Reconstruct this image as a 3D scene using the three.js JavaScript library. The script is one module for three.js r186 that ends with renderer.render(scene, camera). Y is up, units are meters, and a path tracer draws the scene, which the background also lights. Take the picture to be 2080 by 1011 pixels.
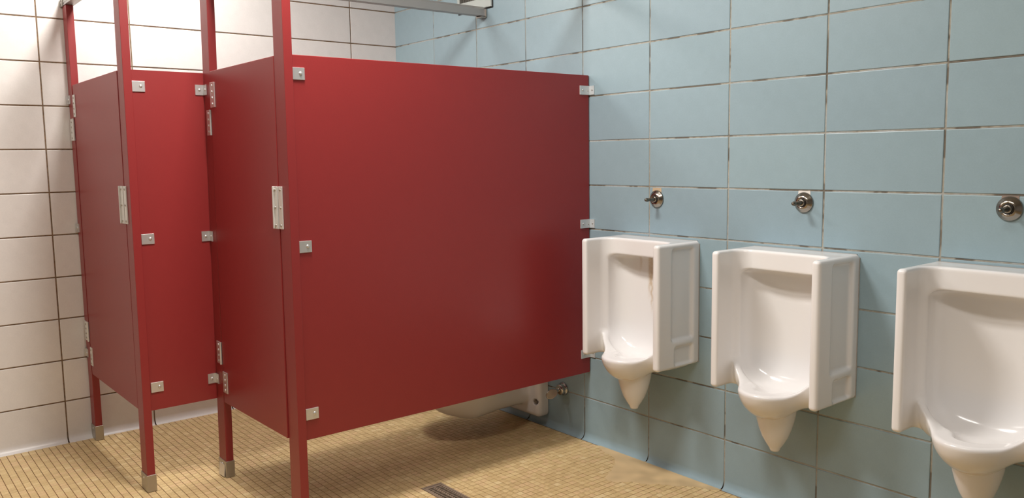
import * as THREE from 'three';
import { RoundedBoxGeometry } from 'three/addons/geometries/RoundedBoxGeometry.js';
import { mergeGeometries } from 'three/addons/utils/BufferGeometryUtils.js';
import { RectAreaLightUniformsLib } from 'three/addons/lights/RectAreaLightUniformsLib.js';

// ------------------------------------------------------------ camera, light, exposure
// x = 0 is the blue tiled wall, z = 0 the white tiled wall, y = 0 the floor; metres
const scene = new THREE.Scene();
const renderer = new THREE.WebGLRenderer({ antialias: true });
renderer.toneMapping = THREE.LinearToneMapping;
renderer.toneMappingExposure = 0.95;
renderer.shadowMap.enabled = true;
RectAreaLightUniformsLib.init();

const camera = new THREE.PerspectiveCamera(33.546, 2080 / 1011, 0.05, 50);
camera.position.set(-2.6998, 1.3519, 4.4282);
{
  const right = new THREE.Vector3(0.775755, -0.014728, 0.630862);
  const up = new THREE.Vector3(0.080686, 0.993837, -0.076016);
  const back = new THREE.Vector3(-0.625854, 0.109871, 0.772162);
  camera.quaternion.setFromRotationMatrix(new THREE.Matrix4().makeBasis(right, up, back));
}
camera.updateMatrixWorld(); camera.updateProjectionMatrix();

const CEIL = 2.8448, XL = -4.4, ZF = 6.4;
const LAMP_COLOR = new THREE.Color().setRGB(1.0, 0.95, 0.90);
// ceiling strip lights along z: [x, z centre, length, radiance]
const LAMPS = [[-1.54, 0.36, 0.62, 62], [-1.5, 1.98, 0.62, 122], [-1.9, 3.4, 1.22, 27], [-2.8, 0.7, 1.22, 12]];

// ------------------------------------------------------------ helpers
function mulberry(a) { return () => { a |= 0; a = a + 0x6D2B79F5 | 0; let t = Math.imul(a ^ a >>> 15, 1 | a); t = t + Math.imul(t ^ t >>> 7, 61 | t) ^ t; return ((t ^ t >>> 14) >>> 0) / 4294967296; }; }
const rnd = mulberry(20240611);
const used = {};
function numbered(n) { const k = used[n] = (used[n] ?? -1) + 1; return k ? `${n}_${String(k).padStart(3, '0')}` : n; }
function mesh(name, geo, mat, parent) {
  const m = new THREE.Mesh(geo, mat); m.name = name; m.castShadow = m.receiveShadow = true;
  if (parent) parent.add(m);
  return m;
}
function thing(name, label, category, pos = [0, 0, 0], group) {
  const g = new THREE.Group(); g.name = numbered(name); g.position.set(...pos);
  g.userData = { label, category }; if (group) g.userData.group = group;
  scene.add(g); return g;
}
function struct(name, label, category, pos = [0, 0, 0]) {
  const g = new THREE.Group(); g.name = name; g.position.set(...pos);
  g.userData = { kind: 'structure', label, category }; scene.add(g); return g;
}
function box(x0, x1, y0, y1, z0, z1, r = 0) {
  const w = x1 - x0, h = y1 - y0, d = z1 - z0;
  const g = r ? new RoundedBoxGeometry(w, h, d, 2, r) : new THREE.BoxGeometry(w, h, d);
  g.translate((x0 + x1) / 2, (y0 + y1) / 2, (z0 + z1) / 2); return g;
}
const sstep = (a, b, x) => { const t = Math.min(1, Math.max(0, (x - a) / (b - a))); return t * t * (3 - 2 * t); };
// value noise, tileable
function noiseGrid(n, seed) { const r = mulberry(seed), a = new Float32Array(n * n); for (let i = 0; i < n * n; i++) a[i] = r(); return (u, v) => {
  u = ((u % 1) + 1) % 1 * n; v = ((v % 1) + 1) % 1 * n; const i = Math.floor(u), j = Math.floor(v), fx = u - i, fy = v - j, sx = fx * fx * (3 - 2 * fx), sy = fy * fy * (3 - 2 * fy);
  const g = (p, q) => a[(q % n) * n + (p % n)]; return (g(i, j) * (1 - sx) + g(i + 1, j) * sx) * (1 - sy) + (g(i, j + 1) * (1 - sx) + g(i + 1, j + 1) * sx) * sy; }; }
function tex(size, fn, srgb) {
  const d = new Uint8Array(size * size * 4);
  for (let j = 0; j < size; j++) for (let i = 0; i < size; i++) { const c = fn(i / size, j / size); const o = (j * size + i) * 4; for (let k = 0; k < 3; k++) d[o + k] = Math.max(0, Math.min(255, 255 * (Array.isArray(c) ? c[k] : c))); d[o + 3] = 255; }
  const t = new THREE.DataTexture(d, size, size, THREE.RGBAFormat); t.wrapS = t.wrapT = THREE.RepeatWrapping; t.magFilter = THREE.LinearFilter; t.minFilter = THREE.LinearMipmapLinearFilter; t.generateMipmaps = true;
  if (srgb) t.colorSpace = THREE.SRGBColorSpace; t.needsUpdate = true; return t;
}
const n4 = noiseGrid(4, 1), n9 = noiseGrid(9, 2), n24 = noiseGrid(24, 3), n64 = noiseGrid(64, 4), n128 = noiseGrid(128, 5), n200 = noiseGrid(200, 6);

// ------------------------------------------------------------ materials
const glazeBump = tex(256, (u, v) => 0.8 * n9(u, v) + 0.2 * n24(u, v));
const glazeMap = tex(256, (u, v) => { const f = 0.955 + 0.014 * n9(u, v) + 0.012 * n64(u, v) + 0.022 * n200(u, v); return [f, f, f]; }, true);
function glaze(r, g, b, rough) { return new THREE.MeshPhysicalMaterial({ color: new THREE.Color().setRGB(r, g, b), map: glazeMap, roughness: rough, bumpMap: glazeBump, bumpScale: 0.0003, ior: 1.5 }); }
const blueTile = [0, 1, 2, 3].map(i => { const k = [1, 0.965, 1.03, 0.985][i]; return glaze(0.295 * k, 0.41 * k, 0.465 * k * [1, 1.01, 0.985, 1][i], 0.34); });
const whiteTile = [0, 1, 2].map(i => { const k = [1, 0.97, 1.015][i]; return glaze(0.77 * k, 0.745 * k, 0.72 * k, 0.3); });
const groutMap = tex(512, (u, v) => { const s = n9(u, v) * 0.45 + n24(u, v) * 0.35 + n64(u, v) * 0.2, d = sstep(0.55, 0.66, s), l = sstep(0.46, 0.34, s); const f = 0.9 + 0.1 * n200(u, v);
  return [(0.66 - 0.20 * d + 0.03 * l) * f, (0.645 - 0.215 * d + 0.05 * l) * f, (0.60 - 0.215 * d + 0.08 * l) * f]; }, true);
const groutBlue = new THREE.MeshStandardMaterial({ map: groutMap, roughness: 0.95 });
const groutWhite = new THREE.MeshStandardMaterial({ map: tex(256, (u, v) => { const f = 0.8 + 0.2 * n64(u, v) - 0.12 * n24(u, v); return [0.56 * f, 0.46 * f, 0.36 * f]; }, true), roughness: 0.95 });
const groutFloor = new THREE.MeshStandardMaterial({ map: tex(256, (u, v) => { const f = 0.8 + 0.3 * n24(u, v); return [0.42 * f, 0.27 * f, 0.135 * f]; }, true), roughness: 0.95 });
const mosaicMap = tex(128, (u, v) => { const f = 0.88 + 0.08 * n24(u, v) + 0.06 * n64(u, v); return [f, f, f * 0.985]; }, true);
const mosaicTone = [[0.71, 0.519, 0.267], [0.68, 0.495, 0.248], [0.75, 0.559, 0.294], [0.65, 0.465, 0.235], [0.73, 0.514, 0.281], [0.79, 0.608, 0.34]];
const mosaicMat = mosaicTone.map(c => new THREE.MeshStandardMaterial({ color: new THREE.Color().setRGB(...c), map: mosaicMap, roughness: 0.5 }));
const mosaicInst = new THREE.MeshStandardMaterial({ map: mosaicMap, roughness: 0.5 });
const paintBump = tex(256, (u, v) => 0.6 * n128(u, v) + 0.4 * n200(u, v));
const redMap = tex(256, (u, v) => { const f = 0.95 + 0.035 * n200(u, v) + 0.01 * n9(u, v); return [f, f, f]; }, true);
redMap.repeat.set(5, 5); paintBump.repeat.set(5, 5);
const red = new THREE.MeshPhysicalMaterial({ color: new THREE.Color().setRGB(0.28, 0.026, 0.0265), map: redMap, roughness: 0.38, bumpMap: paintBump, bumpScale: 0.0001, ior: 1.5 });
const steelRough = tex(128, (u, v) => { const f = 0.42 + 0.25 * n64(u * 0.2, v); return [f, f, f]; });
const steel = new THREE.MeshStandardMaterial({ color: new THREE.Color().setRGB(0.66, 0.65, 0.64), metalness: 0.7, roughness: 0.36 });
const dullSteel = new THREE.MeshStandardMaterial({ color: new THREE.Color().setRGB(0.46, 0.43, 0.39), metalness: 1, roughness: 0.42 });
const aluminium = new THREE.MeshStandardMaterial({ color: new THREE.Color().setRGB(0.40, 0.385, 0.37), metalness: 0.5, roughness: 0.42 });
const zinc = new THREE.MeshStandardMaterial({ color: new THREE.Color().setRGB(0.62, 0.66, 0.68), metalness: 0.3, roughness: 0.4 });
const whiteMetal = new THREE.MeshStandardMaterial({ color: new THREE.Color().setRGB(0.74, 0.73, 0.70), metalness: 0.35, roughness: 0.3 });
const chrome = new THREE.MeshStandardMaterial({ color: new THREE.Color().setRGB(0.5, 0.48, 0.45), metalness: 1, roughness: 0.12 });
const agedChrome = new THREE.MeshStandardMaterial({ color: new THREE.Color().setRGB(0.33, 0.30, 0.26), metalness: 1, roughness: 0.2 });
const leverMat = new THREE.MeshStandardMaterial({ color: new THREE.Color().setRGB(0.17, 0.155, 0.13), metalness: 0.9, roughness: 0.25 });
const darkMetal = new THREE.MeshStandardMaterial({ color: new THREE.Color().setRGB(0.035, 0.03, 0.026), metalness: 0.4, roughness: 0.5 });
const bronze = new THREE.MeshStandardMaterial({ color: new THREE.Color().setRGB(0.30, 0.225, 0.165), metalness: 0.3, roughness: 0.5 });
const china = new THREE.MeshPhysicalMaterial({ color: 0xffffff, vertexColors: true, roughness: 0.14, ior: 1.52 });
const chinaPlain = new THREE.MeshPhysicalMaterial({ color: new THREE.Color().setRGB(0.80, 0.79, 0.785), roughness: 0.14, ior: 1.52 });
const paintedVent = new THREE.MeshStandardMaterial({ color: new THREE.Color().setRGB(0.46, 0.50, 0.48), roughness: 0.5 });
const blackMat = new THREE.MeshStandardMaterial({ color: new THREE.Color().setRGB(0.015, 0.014, 0.013), roughness: 0.8 });
const plaster = { white: [0.8, 0.77, 0.73], tan: [0.55, 0.42, 0.28], brown: [0.30, 0.23, 0.19] };
const caulkMat = new THREE.MeshStandardMaterial({ color: new THREE.Color().setRGB(0.36, 0.35, 0.33), roughness: 0.8 });
const ceilPaint = new THREE.MeshStandardMaterial({ color: new THREE.Color().setRGB(0.62, 0.61, 0.59), roughness: 0.9 });
const wallPaint = new THREE.MeshStandardMaterial({ color: new THREE.Color().setRGB(0.42, 0.42, 0.42), roughness: 0.55 });

// ------------------------------------------------------------ room shell
// a tile with chamfered edges lying in the xy plane, centred, glazed face at z = 0, back at z = -t
function tileGeo(w, h, t, bev, uo = 0, vo = 0, sx = 4, sy = 4) {
  const rings = [[w / 2, h / 2, -t], [w / 2, h / 2, -bev], [w / 2 - bev * 0.45, h / 2 - bev * 0.45, -bev * 0.3], [w / 2 - bev * 1.3, h / 2 - bev * 1.3, 0]];
  const P = [], U = [], I = [];
  for (const [a, b, z] of rings) for (const [s, q] of [[-1, -1], [1, -1], [1, 1], [-1, 1]]) { P.push(a * s, b * q, z); U.push(uo + a * s * sx, vo + b * q * sy); }
  for (let r = 0; r < 3; r++) for (let k = 0; k < 4; k++) { const a = r * 4 + k, b = r * 4 + (k + 1) % 4; I.push(a, b, b + 4, a, b + 4, a + 4); }
  I.push(12, 13, 14, 12, 14, 15);
  const g = new THREE.BufferGeometry(); g.setAttribute('position', new THREE.Float32BufferAttribute(P, 3)); g.setAttribute('uv', new THREE.Float32BufferAttribute(U, 2)); g.setIndex(I);
  const ng = g.toNonIndexed(); ng.computeVertexNormals(); return ng;
}
// base tile whose foot sweeps out onto the floor; same frame, y measured from its centre
function coveGeo(w, h, t, bev, uo = 0) {
  const R = 0.036, out = 0.024, prof = [[-t, h / 2], [-bev, h / 2], [-bev * 0.3, h / 2 - bev * 0.45], [0, h / 2 - bev * 1.3]];
  for (let k = 0; k <= 7; k++) { const a = k / 7; prof.push([out * (1 - Math.cos(a * Math.PI / 2)) , -h / 2 + R * (1 - Math.sin(a * Math.PI / 2)) ]); }
  prof.push([out + 0.001, -h / 2 - 0.006]);
  const P = [], U = [], I = []; const xs = [-w / 2, -w / 2 + bev, w / 2 - bev, w / 2];
  xs.forEach((x, i) => prof.forEach(([z, y]) => { P.push(x, y, z - ((i === 0 || i === 3) ? bev : 0)); U.push(uo + x * 4, y * 4); }));
  const n = prof.length;
  for (let i = 0; i < 3; i++) for (let j = 0; j < n - 1; j++) { const a = i * n + j, b = a + n; I.push(a, a + 1, b + 1, a, b + 1, b); }
  const g = new THREE.BufferGeometry(); g.setAttribute('position', new THREE.Float32BufferAttribute(P, 3)); g.setAttribute('uv', new THREE.Float32BufferAttribute(U, 2)); g.setIndex(I); g.computeVertexNormals(); return g;
}
const TW = 0.4064, TH = 0.2032, J = 0.006, TT = 0.008, BEV = 0.0017;
function planeUV(geo, ax, ay, s) { const p = geo.attributes.position, u = geo.attributes.uv; for (let i = 0; i < p.count; i++) u.setXY(i, p.getComponent(i, ax) * s, p.getComponent(i, ay) * s); return geo; }
function tiledWall(wall, edges, rows, place, mats, jitter) {
  const cache = {};
  for (let c = 0; c + 1 < edges.length; c++) for (let k = 0; k < rows; k++) {
    const w = Math.abs(edges[c + 1] - edges[c]) - J, h = TH - J, key = w.toFixed(3) + (k ? 'f' : 'c');
    const vs = cache[key] ??= [0, 1, 2].map(v => k ? tileGeo(w, h, TT, BEV, v * 0.37, v * 0.21) : coveGeo(w, h + J / 2, TT, BEV, v * 0.37));
    const m = mesh('tile', vs[Math.floor(rnd() * 3)], mats[Math.floor(rnd() * mats.length)], wall);
    place(m, (edges[c] + edges[c + 1]) / 2, k ? (k + 0.5) * TH : (TH - J / 2) / 2, (rnd() - 0.5) * jitter, (rnd() - 0.5) * 0.003, (rnd() - 0.5) * 0.003);
  }
}
const wallRight = struct('wall_right', 'pale blue glazed tile wall behind the urinals', 'wall');
mesh('grout_bed', planeUV(box(0.0026, 0.16, 0, CEIL, -0.16, ZF, 0), 2, 1, 0.9), groutBlue, wallRight);
{
  const e = [-J / 2 - 0.004]; for (let z = 0.4147; z < ZF; z += TW) e.push(z); e.push(ZF);
  tiledWall(wallRight, e, 14, (m, s, y, off, rx, ry) => { m.rotation.set(0, -Math.PI / 2 + rx * 0.6, ry * 0.6, 'YXZ'); m.position.set(-off, y, s); }, blueTile, 0.0008);
}
const wallBack = struct('wall_back', 'cream white glazed tile wall beyond the red stalls', 'wall');
mesh('grout_bed', planeUV(box(XL, 0.003, 0, CEIL, -0.16, -0.0024), 0, 1, 2.2), groutWhite, wallBack);
{
  const e = [J / 2 + 0.005]; for (let x = -0.3038; x > XL; x -= TW) e.push(x); e.push(XL);
  tiledWall(wallBack, e, 14, (m, s, y, off, rx, ry) => { m.rotation.set(rx * 0.6, ry * 0.6, 0); m.position.set(s, y, off); }, whiteTile, 0.0008);
}
const wallLeft = struct('wall_left', 'plain cream wall on the far side of the room, outside the view', 'wall');
mesh('wall_surface', box(XL - 0.15, XL, 0, CEIL, -0.16, ZF + 0.15), wallPaint, wallLeft);
const wallFront = struct('wall_front', 'plain cream wall behind the viewer', 'wall');
mesh('wall_surface', box(XL, 0.16, 0, CEIL, ZF, ZF + 0.15), wallPaint, wallFront);
const ceiling = struct('ceiling', 'flat off-white ceiling above the stalls', 'ceiling');
mesh('ceiling_slab', box(XL - 0.15, 0.16, CEIL, CEIL + 0.12, -0.16, ZF + 0.15), ceilPaint, ceiling);

// floor: mosaic of one inch unglazed tiles, the largest in view as single parts
const floor = struct('floor', 'tan one inch mosaic tile floor with dark brown grout', 'floor');
const DR = { x0: -0.936, x1: -0.840, z0: 1.634, z1: 1.86 };     // floor drain opening
{
  const fp = 0.02928, gy = -0.0016;
  const bed = new THREE.Shape([[XL, 0], [0.003, 0], [0.003, ZF], [XL, ZF]].map(a => new THREE.Vector2(a[0], -a[1])));
  bed.holes.push(new THREE.Path([[DR.x0 + 0.004, DR.z0 + 0.004], [DR.x0 + 0.004, DR.z1 - 0.004], [DR.x1 - 0.004, DR.z1 - 0.004], [DR.x1 - 0.004, DR.z0 + 0.004]].map(a => new THREE.Vector2(a[0], -a[1]))));
  const bg = new THREE.ExtrudeGeometry(bed, { depth: 0.12, bevelEnabled: false }); bg.rotateX(-Math.PI / 2); bg.translate(0, gy - 0.12, 0);
  mesh('grout_bed', bg, groutFloor, floor);
  const gap = 0.0022, b = 0.0011;
  const tg = [0, 1].map(v => { const g = tileGeo(fp - gap, fp - gap, 0.004, b, v * 0.4, v * 0.3, 9, 9); g.rotateX(-Math.PI / 2); return g; });
  const cells = [], v = new THREE.Vector3();
  const i0 = Math.ceil((XL + 0.702) / fp), i1 = Math.floor(0.702 / fp) - 1, j0 = Math.ceil((0 - 1.837) / fp), j1 = Math.floor((ZF - 1.837) / fp) - 1;
  for (let i = i0; i <= i1; i++) for (let j = j0; j <= j1; j++) {
    const x = -0.702 + (i + 0.5) * fp, z = 1.837 + (j + 0.5) * fp;
    if (x > DR.x0 - 0.006 && x < DR.x1 + 0.006 && z > DR.z0 - 0.006 && z < DR.z1 + 0.006) continue;
    v.set(x, 0, z); const dist = v.distanceTo(camera.position); v.project(camera);
    const inView = Math.abs(v.x) < 0.995 && v.y > -1.0 && v.y < 1 && v.z < 1;
    cells.push({ x, z, dist, inView, tone: Math.floor(rnd() * 5.25), dy: (rnd() - 0.5) * 0.0006, rx: (rnd() - 0.5) * 0.012, rz: (rnd() - 0.5) * 0.012, ry: (rnd() - 0.5) * 0.02 });
  }
  const near = cells.filter(c => c.inView).sort((a, b2) => a.dist - b2.dist).slice(0, 300); const nearSet = new Set(near);
  near.forEach((c, k) => { const m = mesh('mosaic_tile', tg[k % 2], mosaicMat[c.tone], floor); m.position.set(c.x, c.dy, c.z); m.rotation.set(c.rx, c.ry, c.rz); });
  const rest = cells.filter(c => !nearSet.has(c));
  const im = new THREE.InstancedMesh(tg[0], mosaicInst, rest.length); im.name = 'mosaic_field'; im.userData.kind = 'stuff'; im.castShadow = im.receiveShadow = true;
  const M = new THREE.Matrix4(), Q = new THREE.Quaternion(), E = new THREE.Euler(), S = new THREE.Vector3(1, 1, 1), col = new THREE.Color();
  rest.forEach((c, k) => { E.set(c.rx, c.ry, c.rz); M.compose(new THREE.Vector3(c.x, c.dy, c.z), Q.setFromEuler(E), S); im.setMatrixAt(k, M); im.setColorAt(k, col.setRGB(...mosaicTone[c.tone])); });
  floor.add(im);
  // old mortar smeared over the joints beside the wall
  const out = [[-0.03, 1.75], [-0.075, 1.86], [-0.10, 1.93], [-0.20, 2.0], [-0.285, 2.055], [-0.30, 2.09], [-0.235, 2.16], [-0.20, 2.22], [-0.16, 2.25], [-0.13, 2.31], [-0.085, 2.35], [-0.06, 2.41], [-0.02, 2.45], [-0.012, 2.1]];
  const crv = new THREE.CatmullRomCurve3(out.map(a => new THREE.Vector3(a[0], -a[1], 0)), true).getPoints(90).map((p, k) => new THREE.Vector2(p.x + 0.012 * (n64(k * 0.137, 0.3) - 0.5), p.y + 0.02 * (n64(k * 0.171, 0.7) - 0.5)));
  const sg = new THREE.ExtrudeGeometry(new THREE.Shape(crv), { depth: 0.0018, bevelEnabled: false }); sg.rotateX(-Math.PI / 2); sg.translate(0, -0.0013, 0);
  mesh('mortar_smear', sg, new THREE.MeshStandardMaterial({ color: new THREE.Color().setRGB(0.72, 0.53, 0.29), map: tex(128, (u, w) => { const f = 0.86 + 0.14 * n24(u, w); return [f, f, f]; }, true), roughness: 0.6 }), floor).userData.label = 'smooth tan mortar smeared over the mosaic joints';
}

// ------------------------------------------------------------ ceiling lights (above the frame)
LAMPS.forEach(([x, zc, len, L], i) => {
  const g = thing('ceiling_light', ['short strip light on the ceiling over the far stall', 'short strip light on the ceiling over the end of the wide red panel', 'long strip light on the ceiling in front of the urinals, above the viewer', 'dim strip light on the ceiling before the far stall door'][i], 'light', [x, CEIL, zc], 'strip lights along the ceiling');
  mesh('housing', box(-0.15, 0.15, -0.05, 0, -len / 2, len / 2, 0.008), whiteMetal, g);
  mesh('diffuser', box(-0.13, 0.13, -0.075, -0.05, -len / 2 + 0.02, len / 2 - 0.02, 0.01), new THREE.MeshStandardMaterial({ color: 0xffffff, emissive: LAMP_COLOR, emissiveIntensity: Math.min(4, 0.1 * L), roughness: 0.5 }), g);
  const r = new THREE.RectAreaLight(LAMP_COLOR, L, 0.26, len - 0.04); r.name = 'lamp_light'; r.position.set(0, -0.078, 0); r.rotation.x = -Math.PI / 2; g.add(r);
});

// ------------------------------------------------------------ toilet stalls
const HT = 1.72, HB = 0.336;
function screw(parent, x, y, z, axis, r = 0.006, mat = steel, name = 'screw') {       // dome head, axis: outward direction
  const g = new THREE.SphereGeometry(r, 10, 6, 0, Math.PI * 2, 0, Math.PI / 2); g.scale(1, 0.6, 1);
  const m = mesh(name, g, mat, parent); m.position.set(x, y, z); m.quaternion.setFromUnitVectors(new THREE.Vector3(0, 1, 0), new THREE.Vector3(...axis)); return m;
}
// pilaster standing in the plane x = front; parts are built around its foot
function pilaster(label, x, z0, z1, lean, thick = 0.032) {
  const g = thing('stall_pilaster', label, 'partition post', [x, 0, (z0 + z1) / 2], 'red stall pilasters'); g.rotation.z = -lean;
  const w = z1 - z0;
  mesh('post', box(0, thick, 0.004, 2.0885, -w / 2, w / 2, 0.002), red, g);
  const s = mesh('floor_shoe', box(-0.003, thick + 0.003, 0.0005, 0.072, -w / 2 - 0.003, w / 2 + 0.003, 0.0015), dullSteel, g);
  screw(s, -0.003, 0.055, 0, [-1, 0, 0], 0.005);
  return g;
}
function hingeLeaf(parent, x, z0, z1, y0, y1, mat, knuckleAt) {
  const l = mesh('hinge_leaf', box(x - 0.0035, x, y0, y1, z0, z1, 0.0012), mat, parent);
  if (knuckleAt !== undefined) { const k = mesh('knuckle', new THREE.CylinderGeometry(0.005, 0.005, y1 - y0, 10), mat, l); k.position.set(x - 0.003, (y0 + y1) / 2, knuckleAt); }
  for (let i = 0; i < 4; i++) screw(l, x - 0.0035, y0 + (y1 - y0) * (0.14 + 0.24 * i), (z0 + z1) / 2 , [-1, 0, 0], 0.0055, mat === steel ? steel : dullSteel, 'rivet');
  return l;
}
function latchStrip(parent, x, z0, z1, y0, y1, name, side) {
  const l = mesh(name, box(x - 0.005, x, y0, y1, z0, z1, 0.0015), whiteMetal, parent);
  if (side < 0) mesh('raised_edge', box(x - 0.011, x, y0, y1, side < 0 ? z0 : z1 - 0.007, side < 0 ? z0 + 0.007 : z1, 0.002), whiteMetal, l);
  for (const t of [0.08, 0.5, 0.92]) screw(l, x - 0.005, y0 + (y1 - y0) * t, (z0 + z1) / 2 + side * 0.002, [-1, 0, 0], 0.0055, dullSteel);
  return l;
}
const BY = [1.655, 1.046, 0.432];           // bracket heights

// the pilasters
const pilWall = pilaster('narrow red pilaster fixed to the white tile wall beside the far stall door', -1.82, 0.004, 0.078, 0.001);
hingeLeaf(pilWall, 0, -0.03, 0.034, 1.462, 1.565, whiteMetal, 0.036);
hingeLeaf(pilWall, 0, -0.03, 0.034, 0.497, 0.592, whiteMetal, 0.036);
for (const y of BY) { const b = mesh('wall_bracket', mergeGeometries([box(-0.004, 0, y - 0.02, y + 0.02, -0.036, -0.002), box(-0.012, 0, y - 0.02, y + 0.02, -0.0365, -0.0335)]), steel, pilWall); screw(b, -0.004, y, -0.018, [-1, 0, 0]); }

const pilMid = pilaster('red pilaster between the far stall door and the short red side panel', -1.812, 0.846, 0.926, 0.004);
latchStrip(pilMid, 0, -0.04, -0.006, 1.108, 1.261, 'latch_keeper', 1);

const pilInner = pilaster('red pilaster with bent metal shoe where the near stall door is hinged', -1.506, 0.902, 0.984, 0.011);
hingeLeaf(pilInner, 0, -0.008, 0.036, 1.462, 1.566, steel, 0.039);
hingeLeaf(pilInner, 0, -0.008, 0.036, 0.499, 0.594, steel, 0.039);
{ // loose lower flap of its shoe
  const f = mesh('bent_flap', box(-0.0015, 0.0015, 0.0, 0.052, -0.026, 0.026), steel, pilInner); f.position.set(-0.009, 0.004, 0.006); f.rotation.z = -0.09; f.rotation.y = 0.06;
}
const pilNear = pilaster('tall red pilaster nearest the viewer at the end of the wide panel', -1.489, 1.610, 1.694, 0.005);
latchStrip(pilNear, 0, -0.0415, -0.010, 1.11, 1.262, 'latch_keeper', 1);

// the doors
function stallDoor(label, x, z0, z1, lean, turn) {
  const g = thing('stall_door', label, 'door', [x, HB, z0], 'red stall doors'); g.rotation.set(0, turn, -lean, 'YXZ');
  mesh('door_panel', box(0.002, 0.027, 0, HT - HB, 0, z1 - z0, 0.002), red, g); return g;
}
const doorFar = stallDoor('red door of the far stall, greyed by sheen, beside the white tile wall', -1.8205, 0.086, 0.8445, 0.002, 0.0105);
hingeLeaf(doorFar, 0.002, 0.0, 0.04, 1.571 - HB, 1.674 - HB, whiteMetal);
hingeLeaf(doorFar, 0.002, 0.0, 0.04, 0.382 - HB, 0.472 - HB, whiteMetal);
latchStrip(doorFar, 0.002, 0.758 - 0.045, 0.758 - 0.001, 1.108 - HB, 1.261 - HB, 'latch_plate', -1);
const doorNear = stallDoor('dark red door of the near stall between two red pilasters', -1.5045, 0.9915, 1.6085, 0.0085, 0.015);
hingeLeaf(doorNear, 0.002, 0.004, 0.052, 1.573 - HB, 1.674 - HB, steel);
hingeLeaf(doorNear, 0.002, 0.004, 0.052, 0.382 - HB, 0.472 - HB, steel);
latchStrip(doorNear, 0.002, 0.617 - 0.030, 0.617 - 0.0005, 1.11 - HB, 1.262 - HB, 'latch_plate', -1);

// side panels, parallel to the white wall
function sidePanel(label, x0, x1, zFace, th = 0.025) {
  const g = thing('partition_panel', label, 'partition', [x0, HB, zFace], 'red stall side panels');
  mesh('panel', box(0, x1 - x0, 0, HT - HB, -th, 0, 0.0018), red, g); return g;
}
function flatBracket(p, x0, x1, y, mat = steel) { // plate on the near face of a panel
  const b = mesh('panel_bracket', box(x0, x1, y - 0.021, y + 0.021, 0, 0.0045, 0.001), mat, p); screw(b, x0 + (x1 - x0) * 0.68, y + 0.001, 0.0045, [0, 0, 1], 0.0065); return b;
}
const panelNear = sidePanel('wide red panel running from the near pilaster to the blue wall', -1.451, -0.004, 1.677);
for (const y of BY) flatBracket(panelNear, 0.002, 0.052, y - HB);
for (const y of BY) {
  const yy = y - HB - 0.003, L = 1.447;
  const b = mesh('wall_bracket', mergeGeometries([box(L - 0.058, L + 0.001, yy - 0.02, yy + 0.02, 0.0005, 0.0045), box(L - 0.0005, L + 0.0035, yy - 0.02, yy + 0.02, 0.0005, 0.034)]), zinc, panelNear);
  screw(b, L - 0.042, yy, 0.0045, [0, 0, 1], 0.005); screw(b, L - 0.0005, yy, 0.022, [-1, 0, 0], 0.004, dullSteel); screw(b, L - 0.01, yy - 0.003, 0.0045, [0, 0, 1], 0.003, dullSteel);
}
const panelShort = thing('partition_panel', 'short bright red panel between the two middle pilasters', 'partition', [-1.78, HB, 0.908], 'red stall side panels');
{ // its right edge is cut to the lean of the pilaster it meets
  const xr = y => 1.78 - 1.506 + 0.011 * y - 0.0006, sh = new THREE.Shape([[0, 0], [xr(HB), 0], [xr(HT), HT - HB], [0, HT - HB]].map(a => new THREE.Vector2(...a)));
  const g = new THREE.ExtrudeGeometry(sh, { depth: 0.025, bevelEnabled: false }); g.translate(0, 0, -0.025); mesh('panel', g, red, panelShort);
}
for (const y of BY) flatBracket(panelShort, 0.008, 0.058, y - HB);
BY.forEach(y => {
  const yy = y - HB - 0.005, L = 1.78 - 1.506 + 0.011 * y - 0.0012;
  const b = mesh('corner_bracket', mergeGeometries([box(L - 0.036, L, yy - 0.021, yy + 0.021, 0.0005, 0.0045), box(L - 0.0035, L, yy - 0.021, yy + 0.021, 0.0005, 0.036)]), steel, panelShort);
  screw(b, L - 0.019, yy, 0.0045, [0, 0, 1], 0.006); screw(b, L - 0.0035, yy, 0.024, [-1, 0, 0], 0.005);
});
sidePanel('red panel dividing the two stalls, hidden behind the wide panel', -1.462, -0.004, 0.908);

// head rails
function rail(label, pos, len, turn) {
  const g = thing('headrail', label, 'rail', pos, 'aluminium head rails'); g.rotation.y = turn;
  const s = new THREE.Shape([[-0.021, 0], [0.021, 0], [0.021, 0.034], [0.012, 0.046], [-0.012, 0.046], [-0.021, 0.034], [-0.021, 0.03], [-0.0195, 0.028], [-0.0195, 0.024], [-0.021, 0.022], [-0.021, 0.012], [-0.0195, 0.01], [-0.0195, 0.006], [-0.021, 0.004]].map(a => new THREE.Vector2(...a)));
  const e = new THREE.ExtrudeGeometry(s, { depth: len, bevelEnabled: false }); mesh('rail', e, aluminium, g); return g;
}
const r1 = rail('grey aluminium head rail ending on the blue wall below the vent', [-0.003, 2.09, 0.893], 1.842, -Math.PI / 2);
{
  const b = mesh('end_bracket', mergeGeometries([box(-0.028, -0.022, -0.006, 0.036, 0.0, 0.03), box(-0.034, 0.028, -0.006, 0.036, 0.0, 0.004), box(-0.028, 0.022, -0.009, -0.004, 0.0, 0.03)]), dullSteel, r1);
  screw(b, -0.028, 0.012, 0.019, [-1, 0, 0], 0.0045); screw(b, -0.03, 0.014, 0.004, [0, 0, 1], 0.0045);
}
const r2 = rail('grey aluminium head rail at the white wall above the far stall door', [-1.799, 2.09, 0.003], 0.868, 0);
{
  const b = mesh('end_bracket', mergeGeometries([box(-0.03, 0.03, -0.004, 0.03, 0, 0.005), box(-0.026, -0.02, -0.004, 0.03, 0, 0.03)]), dullSteel, r2);
  screw(b, -0.026, 0.012, 0.02, [-1, 0, 0], 0.0045);
}
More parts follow.
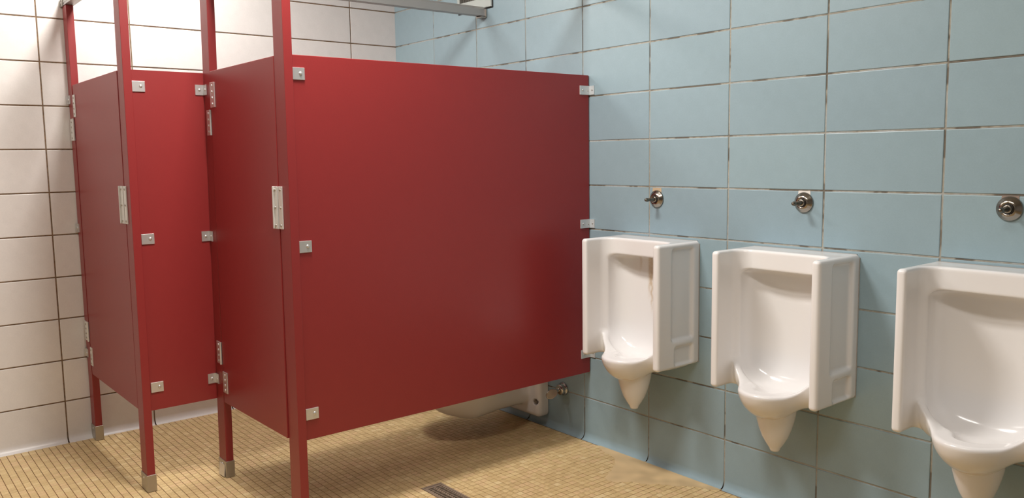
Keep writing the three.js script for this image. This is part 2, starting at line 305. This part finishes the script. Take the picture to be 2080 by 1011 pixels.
rail('grey aluminium head rail over the near stall door, above the picture', [-1.463, 2.092, 0.92], 0.775, 0);
rail('grey aluminium head rail over the wide red panel, above the picture', [-0.003, 2.092, 1.665], 1.435, -Math.PI / 2);

// ------------------------------------------------------------ smooth ceramic shapes: signed distance field -> surface nets
function surfaceNets(f, min, max, h) {
  const N = [0, 1, 2].map(k => Math.ceil((max[k] - min[k]) / h) + 1), [nx, ny, nz] = N, F = new Float32Array(nx * ny * nz), id = (i, j, k) => (k * ny + j) * nx + i;
  for (let k = 0; k < nz; k++) for (let j = 0; j < ny; j++) for (let i = 0; i < nx; i++) F[id(i, j, k)] = f(min[0] + i * h, min[1] + j * h, min[2] + k * h);
  const V = new Int32Array(nx * ny * nz).fill(-1), P = [], I = [];
  for (let k = 0; k < nz - 1; k++) for (let j = 0; j < ny - 1; j++) for (let i = 0; i < nx - 1; i++) {
    let m = 0, sx = 0, sy = 0, sz = 0, c = 0; const d = [];
    for (let q = 0; q < 8; q++) { const val = F[id(i + (q & 1), j + (q >> 1 & 1), k + (q >> 2))]; d.push(val); if (val < 0) m |= 1 << q; }
    if (m === 0 || m === 255) continue;
    for (let q = 0; q < 8; q++) for (const b of [1, 2, 4]) { if (q & b) continue; const r = q | b; if ((d[q] < 0) === (d[r] < 0)) continue; const t = d[q] / (d[q] - d[r]); sx += (q & 1) + (b === 1 ? t : 0); sy += (q >> 1 & 1) + (b === 2 ? t : 0); sz += (q >> 2) + (b === 4 ? t : 0); c++; }
    V[id(i, j, k)] = P.length / 3; P.push(min[0] + (i + sx / c) * h, min[1] + (j + sy / c) * h, min[2] + (k + sz / c) * h);
  }
  const quad = (a, b, c, d, flip) => { if (flip) I.push(a, c, b, a, d, c); else I.push(a, b, c, a, c, d); };
  for (let k = 1; k < nz - 1; k++) for (let j = 1; j < ny - 1; j++) for (let i = 1; i < nx - 1; i++) {
    const s = F[id(i, j, k)] < 0;
    if (s !== F[id(i + 1, j, k)] < 0) quad(V[id(i, j - 1, k - 1)], V[id(i, j, k - 1)], V[id(i, j, k)], V[id(i, j - 1, k)], !s);
    if (s !== F[id(i, j + 1, k)] < 0) quad(V[id(i - 1, j, k - 1)], V[id(i - 1, j, k)], V[id(i, j, k)], V[id(i, j, k - 1)], !s);
    if (s !== F[id(i, j, k + 1)] < 0) quad(V[id(i - 1, j - 1, k)], V[id(i, j - 1, k)], V[id(i, j, k)], V[id(i - 1, j, k)], !s);
  }
  const e = h * 0.5, Nn = new Float32Array(P.length);
  for (let q = 0; q < P.length; q += 3) {
    let x = P[q], y = P[q + 1], z = P[q + 2];
    for (let it = 0; it < 2; it++) { // pull the vertex onto the surface
      const v = f(x, y, z), gx = f(x + e, y, z) - f(x - e, y, z), gy = f(x, y + e, z) - f(x, y - e, z), gz = f(x, y, z + e) - f(x, y, z - e), g2 = (gx * gx + gy * gy + gz * gz) / (4 * e * e);
      if (g2 < 1e-6) break; const s = Math.max(-0.5 * h, Math.min(0.5 * h, v / Math.sqrt(g2))) / Math.sqrt(g2) / (2 * e); x -= gx * s; y -= gy * s; z -= gz * s;
    }
    P[q] = x; P[q + 1] = y; P[q + 2] = z;
    const gx = f(x + e, y, z) - f(x - e, y, z), gy = f(x, y + e, z) - f(x, y - e, z), gz = f(x, y, z + e) - f(x, y, z - e), l = Math.hypot(gx, gy, gz) || 1; Nn[q] = gx / l; Nn[q + 1] = gy / l; Nn[q + 2] = gz / l;
  }
  const g = new THREE.BufferGeometry(); g.setAttribute('position', new THREE.Float32BufferAttribute(P, 3)); g.setAttribute('normal', new THREE.BufferAttribute(Nn, 3)); g.setIndex(I); return g;
}
const smin = (a, b, k) => { const h = Math.max(k - Math.abs(a - b), 0) / k; return Math.min(a, b) - h * h * k * 0.25; };
const smax = (a, b, k) => -smin(-a, -b, k);
const rb = (x, y, z, hx, hy, hz, r) => { const a = Math.abs(x) - hx + r, b = Math.abs(y) - hy + r, c = Math.abs(z) - hz + r; return Math.hypot(Math.max(a, 0), Math.max(b, 0), Math.max(c, 0)) + Math.min(Math.max(a, b, c), 0) - r; };
const rb2 = (x, y, hx, hy, r) => { const a = Math.abs(x) - hx + r, b = Math.abs(y) - hy + r; return Math.hypot(Math.max(a, 0), Math.max(b, 0)) + Math.min(Math.max(a, b), 0) - r; };
const ell = (x, y, z, a, b, c) => { const k0 = Math.hypot(x / a, y / b, z / c), k1 = Math.hypot(x / a / a, y / b / b, z / c / c); return k1 < 1e-9 ? -Math.min(a, b, c) : k0 * (k0 - 1) / k1; };

// ------------------------------------------------------------ urinals
const UB = 0.287;                                    // height of the outlet tip
function urinalField(x, yl, w) {
  const y = yl + UB, d = -x;
  let v = rb(w, y - 0.75, d - 0.115, 0.217, 0.253, 0.137, 0.013);
  // recess between the two wings, back to the lintel
  v = smax(v, -rb2(w, d - 0.618, 0.185, 0.5, 0.055), 0.012);
  // bowl: broad back, narrower round lip in front; the rim sinks from the wings to the lip
  const s = Math.abs(w), rim = 0.523 + 0.072 * sstep(0.085, 0.19, s);
  const slab = (Math.pow(Math.pow(s / 0.192, 4) + Math.pow(Math.abs(y - 0.585) / 0.128, 4) + Math.pow(Math.abs(d - 0.03) / 0.174, 4), 0.25) - 1) * 0.14;
  let bowl = smin(slab, ell(w, y - 0.53, d - 0.185, 0.112, 0.118, 0.121), 0.035);
  bowl = smax(bowl, y - rim, 0.016);
  v = smin(v, bowl, 0.02);
  // hollow
  const p = 2.5, yy = Math.min(0, y - 0.64);
  const c1 = (Math.pow(Math.pow(s / 0.172, p) + Math.pow(Math.abs(yy) / 0.145, p) + Math.pow(Math.abs(d - 0.119) / 0.083, p), 1 / p) - 1) * 0.1;
  const c2 = ell(w, Math.min(0, y - 0.6), d - 0.182, 0.080, 0.110, 0.090);
  const cav = smax(smin(c1, c2, 0.03), y - 0.931, 0.026);
  v = smax(v, -cav, 0.008);
  // sunk panels on the outer sides
  v = smax(v, -rb(s - 0.217, y - 0.796, d - 0.102, 0.014, 0.184, 0.064, 0.01), 0.014);
  v = smax(v, -rb(s - 0.217, y - 0.546, d - 0.092, 0.014, 0.037, 0.054, 0.01), 0.014);
  return Math.max(v, 0.001 - d);
}
const urinalGeo = surfaceNets(urinalField, [-0.375, 0.10, -0.232], [0.012, 0.735, 0.232], 0.0048);
const trapGeo = new THREE.LatheGeometry([[0.0, 0.004], [0.008, 0.004], [0.0085, 0], [0.0165, 0], [0.0185, 0.006], [0.021, 0.012], [0.033, 0.03], [0.047, 0.055], [0.058, 0.085], [0.066, 0.115], [0.071, 0.14], [0.073, 0.165], [0.06, 0.19]].map(a => new THREE.Vector2(...a)), 40);
const CW = [0.80, 0.79, 0.785];
function stainColors(geo, fn) { const p = geo.attributes.position, c = new Float32Array(p.count * 3); for (let i = 0; i < p.count; i++) { const s = fn(p.getX(i), p.getY(i), p.getZ(i)); for (let k = 0; k < 3; k++) c[i * 3 + k] = CW[k] * (1 - s[0]) + [0.5, 0.36, 0.20][k] * s[0]; } geo.setAttribute('color', new THREE.BufferAttribute(c, 3)); return geo; }
// mineral stain below the bowl, and rust runs down the back of the first one
const limescale = (x, y, w) => { const yy = y + UB, n = n24(w * 2.1 + 0.3, yy * 3 - x * 2.7); return 0.5 * sstep(0.455, 0.425, yy) * sstep(0.25, 0.75, n) * (x < -0.1 ? 1 : 0.4); };
function rustRun(x, y, w) {
  const yy = y + UB; if (x < -0.085 || x > -0.02 || yy < 0.6 || yy > 0.931) return 0;
  const run = (c, hw, y1, k) => { const wob = c + 0.004 * (n24(yy * 1.9, k) - 0.5) * 2; return Math.exp(-Math.pow((w - wob) / hw, 2)) * sstep(y1, y1 + 0.1, yy) * (0.45 + 0.55 * n64(yy * 3.1, k + w * 4)); };
  return Math.min(0.75, 0.95 * run(-0.006, 0.005, 0.66, 0.2) + 0.7 * run(-0.02, 0.006, 0.72, 0.5) + 0.6 * run(-0.066, 0.006, 0.83, 0.8) + 0.25 * run(-0.012, 0.014, 0.74, 0.9));
}
const cleanGeo = stainColors(urinalGeo.clone(), (x, y, w) => [limescale(x, y, w)]);
const rustGeo = stainColors(urinalGeo.clone(), (x, y, w) => [Math.max(limescale(x, y, w), rustRun(x, y, w))]);
stainColors(trapGeo, () => [0.0]);
const UZ = [2.0945, 2.777, 3.4585];
const urinalLabels = ['white china urinal with rust streaks, next to the wide red panel', 'white china urinal in the middle of the row of three', 'white china urinal cut off by the right edge, nearest the viewer'];
UZ.forEach((z, i) => {
  const g = thing('urinal', urinalLabels[i], 'urinal', [0, UB, z], 'white urinals on the blue wall');
  mesh('body', i ? cleanGeo : rustGeo, china, g);
  const t = mesh('trap', trapGeo, china, g); t.position.set(-0.152, 0, 0);
  const o = mesh('outlet_plug', new THREE.CylinderGeometry(0.0075, 0.0075, 0.006, 12), blackMat, t); o.position.set(0, 0.002, 0);
  const c = [box(-0.003, 0.003, 0.214, 0.706, 0.2145, 0.2195), box(-0.003, 0.003, 0.214, 0.706, -0.2195, -0.2145), box(-0.003, 0.003, 0.713, 0.7175, -0.208, 0.208)];
  mesh('caulk_bead', mergeGeometries(c), caulkMat, g);
});

// flush handles above the urinals
const escGeo = new THREE.LatheGeometry([[0, 0.0], [0.037, 0], [0.037, 0.003], [0.035, 0.0055], [0.031, 0.008], [0.026, 0.0135], [0.021, 0.0165], [0.018, 0.0165], [0.0165, 0.0145], [0.0135, 0.0145], [0.0125, 0.017], [0.0125, 0.021], [0.009, 0.022], [0, 0.022]].map(a => new THREE.Vector2(...a)), 40);
const leverGeo = new THREE.LatheGeometry([[0, 0.018], [0.0085, 0.018], [0.0085, 0.026], [0.0062, 0.034], [0.006, 0.046], [0.0078, 0.056], [0.0085, 0.064], [0.0065, 0.071], [0.003, 0.0735], [0, 0.074]].map(a => new THREE.Vector2(...a)), 20);
escGeo.rotateZ(Math.PI / 2); leverGeo.rotateZ(Math.PI / 2);
[[2.084, 1.168, 'tan', agedChrome], [2.7775, 1.1755, 'white', agedChrome], [3.4555, 1.179, 'brown', agedChrome]].forEach(([z, y, tone, mat], i) => {
  const pm = new THREE.MeshStandardMaterial({ color: new THREE.Color().setRGB(...plaster[tone]), roughness: 0.9 });
  const sh = new THREE.Shape([[-0.026, 0], [-0.0245, 0.03], [-0.023, 0.0475], [-0.012, 0.0465], [0.002, 0.0478], [0.014, 0.0465], [0.024, 0.0475], [0.026, 0]].map(a => new THREE.Vector2(...a)));
  const pg = new THREE.ExtrudeGeometry(sh, { depth: 0.003, bevelEnabled: false }); pg.rotateY(-Math.PI / 2); pg.translate(0.0022, y - (y - 1.168) * 0.0, z); if (tone !== 'white') pg.scale(1, 1, 1);
  const top = 1.2175; const p = pg.attributes.position; for (let k = 0; k < p.count; k++) p.setY(k, Math.min(p.getY(k), top)); pg.computeVertexNormals();
  mesh('plaster_patch', pg, pm, wallRight);
  const g = thing('flush_valve', ['small chrome flush handle with tan patch, above the rust streaked urinal', 'chrome flush handle with white plaster patch, above the middle urinal', 'tarnished chrome flush handle at the right edge, above the nearest urinal'][i], 'flush valve', [-0.0012, y, z], 'flush handles above the urinals');
  mesh('escutcheon', escGeo, mat, g);
  const r = mesh('collar_ring', new THREE.TorusGeometry(0.0145, 0.0018, 8, 24), darkMetal, g); r.rotation.y = Math.PI / 2; r.position.x = -0.0155;
  const l = mesh('lever', leverGeo, leverMat, g); l.rotation.z = 0.02;
});

// ------------------------------------------------------------ toilet behind the wide panel, foot pedal beside it
const TZ = 1.2;
function toiletField(x, y, w) {
  const d = -x;
  let v = rb(w, y - 0.205, d - 0.025, 0.175, 0.158, 0.045, 0.028);
  let neck = rb(w, y - 0.235, d - 0.2, 0.105, 0.137, 0.24, 0.07);
  let bowl = smax(ell(w, y - 0.385, d - 0.40, 0.182, 0.287, 0.275), y - 0.385, 0.02);
  let b = smin(neck, bowl, 0.07);
  v = smin(v, b, 0.018);
  const hol = Math.max(ell(w, y - 0.385, d - 0.42, 0.135, 0.18, 0.205), y - 0.6);
  v = smax(v, -hol, 0.015);
  v = smax(v, -(Math.hypot(y - 0.128, Math.abs(w) - 0.148) - 0.0155 + Math.max(0, 0.052 - d) * 4), 0.003);
  return Math.max(v, 0.001 - d);
}
{
  const g = thing('toilet', 'white wall hung toilet bowl seen beneath the wide red panel', 'toilet', [0, 0, TZ]);
  mesh('bowl', surfaceNets(toiletField, [-0.70, 0.02, -0.21], [0.012, 0.41, 0.21], 0.0065), chinaPlain, g);
  for (const s of [-1, 1]) { const n = mesh('mounting_nut', new THREE.CylinderGeometry(0.009, 0.010, 0.02, 6), dullSteel, g); n.rotation.z = Math.PI / 2; n.position.set(-0.057, 0.128, s * 0.148); const r = mesh('nut_washer', new THREE.CylinderGeometry(0.0145, 0.0145, 0.004, 20), bronze, g); r.rotation.z = Math.PI / 2; r.position.set(-0.052, 0.128, s * 0.148); }
}
{
  const g = thing('flush_pedal', 'chrome foot pedal flush valve low on the blue wall beside the toilet', 'flush valve', [-0.001, 0.2125, 1.487]);
  const e = new THREE.LatheGeometry([[0, 0], [0.034, 0], [0.034, 0.004], [0.031, 0.010], [0.027, 0.013], [0.027, 0.026], [0.024, 0.031], [0.016, 0.034], [0.0, 0.035]].map(a => new THREE.Vector2(...a)), 32); e.rotateZ(Math.PI / 2);
  mesh('escutcheon', e, chrome, g);
  const st = mesh('stem', new THREE.CylinderGeometry(0.008, 0.009, 0.03, 14), chrome, g); st.rotation.z = Math.PI / 2; st.position.set(-0.045, -0.001, 0);
  const sh = new THREE.Shape(); sh.absellipse(0, 0, 0.030, 0.020, 0, Math.PI * 2);
  const pg = new THREE.ExtrudeGeometry(sh, { depth: 0.006, bevelEnabled: true, bevelSize: 0.002, bevelThickness: 0.002, bevelSegments: 2, curveSegments: 24 }); pg.translate(0, 0, -0.003);
  const p = mesh('pedal', pg, chrome, g); p.quaternion.setFromUnitVectors(new THREE.Vector3(0, 0, 1), new THREE.Vector3(-0.42, 0.35, 0.84).normalize()); p.rotateZ(0.35); p.position.set(-0.078, -0.012, 0.0);
}

// ------------------------------------------------------------ floor drain
{
  const w = DR.x1 - DR.x0, l = DR.z1 - DR.z0;
  const g = thing('floor_drain', 'bronze slotted drain grate set in the mosaic floor', 'drain', [(DR.x0 + DR.x1) / 2, 0, (DR.z0 + DR.z1) / 2]);
  const ring = (hx, hz) => [[-hx, -hz], [hx, -hz], [hx, hz], [-hx, hz]].map(a => new THREE.Vector2(...a));
  const fs = new THREE.Shape(ring(w / 2, l / 2)); fs.holes.push(new THREE.Path(ring(w / 2 - 0.009, l / 2 - 0.009).reverse()));
  const fg = new THREE.ExtrudeGeometry(fs, { depth: 0.014, bevelEnabled: false }); fg.rotateX(Math.PI / 2); fg.translate(0, 0.0015, 0); mesh('frame', fg, bronze, g);
  const gs = new THREE.Shape(ring(w / 2 - 0.0105, l / 2 - 0.0105)); const n = 13, pitch = (l - 0.045) / n;
  for (let c = 0; c < 2; c++) for (let i = 0; i < n; i++) { const x0 = c ? 0.003 : -0.032, z = -l / 2 + 0.0225 + (i + 0.5) * pitch, hz = pitch * 0.3; gs.holes.push(new THREE.Path([[x0, z - hz], [x0, z + hz], [x0 + 0.029, z + hz], [x0 + 0.029, z - hz]].map(a => new THREE.Vector2(...a)))); }
  const gg = new THREE.ExtrudeGeometry(gs, { depth: 0.006, bevelEnabled: false }); gg.rotateX(Math.PI / 2); gg.translate(0, 0.0005, 0);
  mesh('grate', gg, bronze, g);
  mesh('sump', mergeGeometries([box(-w / 2 + 0.005, w / 2 - 0.005, -0.075, -0.07, -l / 2 + 0.005, l / 2 - 0.005), box(-w / 2 + 0.005, -w / 2 + 0.008, -0.07, -0.013, -l / 2 + 0.005, l / 2 - 0.005), box(w / 2 - 0.008, w / 2 - 0.005, -0.07, -0.013, -l / 2 + 0.005, l / 2 - 0.005), box(-w / 2 + 0.008, w / 2 - 0.008, -0.07, -0.013, -l / 2 + 0.005, -l / 2 + 0.008), box(-w / 2 + 0.008, w / 2 - 0.008, -0.07, -0.013, l / 2 - 0.008, l / 2 - 0.005)]), blackMat, g);
  for (const s of [-1, 1]) { const m = screw(g, 0, 0.0005, s * (l / 2 - 0.016), [0, 1, 0], 0.004, dullSteel); m.scale.y = 0.4; }
}

// ------------------------------------------------------------ air vent on the blue wall
{
  const z0 = 0.672, z1 = 0.966, y0 = 2.134, y1 = 2.44, b = 0.047, bl = 0.016;
  const g = thing('air_vent', 'pale framed vent grille with dark vertical fins high on the blue wall', 'vent', [0, y0, (z0 + z1) / 2]);
  const hw = (z1 - z0) / 2, hh = y1 - y0;
  const s = new THREE.Shape([[-hw, 0], [hw, 0], [hw, hh], [-hw, hh]].map(a => new THREE.Vector2(...a)));
  s.holes.push(new THREE.Path([[-hw + bl, b], [-hw + bl, hh - b], [hw - b, hh - b], [hw - b, b]].map(a => new THREE.Vector2(...a))));
  const fg = new THREE.ExtrudeGeometry(s, { depth: 0.008, bevelEnabled: true, bevelSize: 0.002, bevelThickness: 0.002, bevelSegments: 1 }); fg.rotateY(-Math.PI / 2); fg.translate(-0.003, 0, 0);
  mesh('frame', fg, paintedVent, g);
  mesh('gasket', mergeGeometries([box(-0.004, 0.001, -0.007, 0.0, -hw - 0.006, hw + 0.006), box(-0.004, 0.001, 0, hh + 0.006, hw, hw + 0.006), box(-0.004, 0.001, 0, hh + 0.006, -hw - 0.006, -hw)]), blackMat, g);
  mesh('duct_back', box(-0.0025, -0.001, b - 0.004, hh - b + 0.004, -hw + bl - 0.004, hw - b + 0.004), blackMat, g);
  for (let i = 0; i < 15; i++) { const f = mesh('fin', box(-0.0105, -0.003, b, hh - b, -0.002, 0.002), darkFin(), g); f.position.z = -hw + bl + 0.008 + i * (2 * hw - b - bl - 0.016) / 14; }
}
function darkFin() { return darkFin.m ??= new THREE.MeshStandardMaterial({ color: new THREE.Color().setRGB(0.16, 0.15, 0.13), roughness: 0.6 }); }

renderer.render(scene, camera);
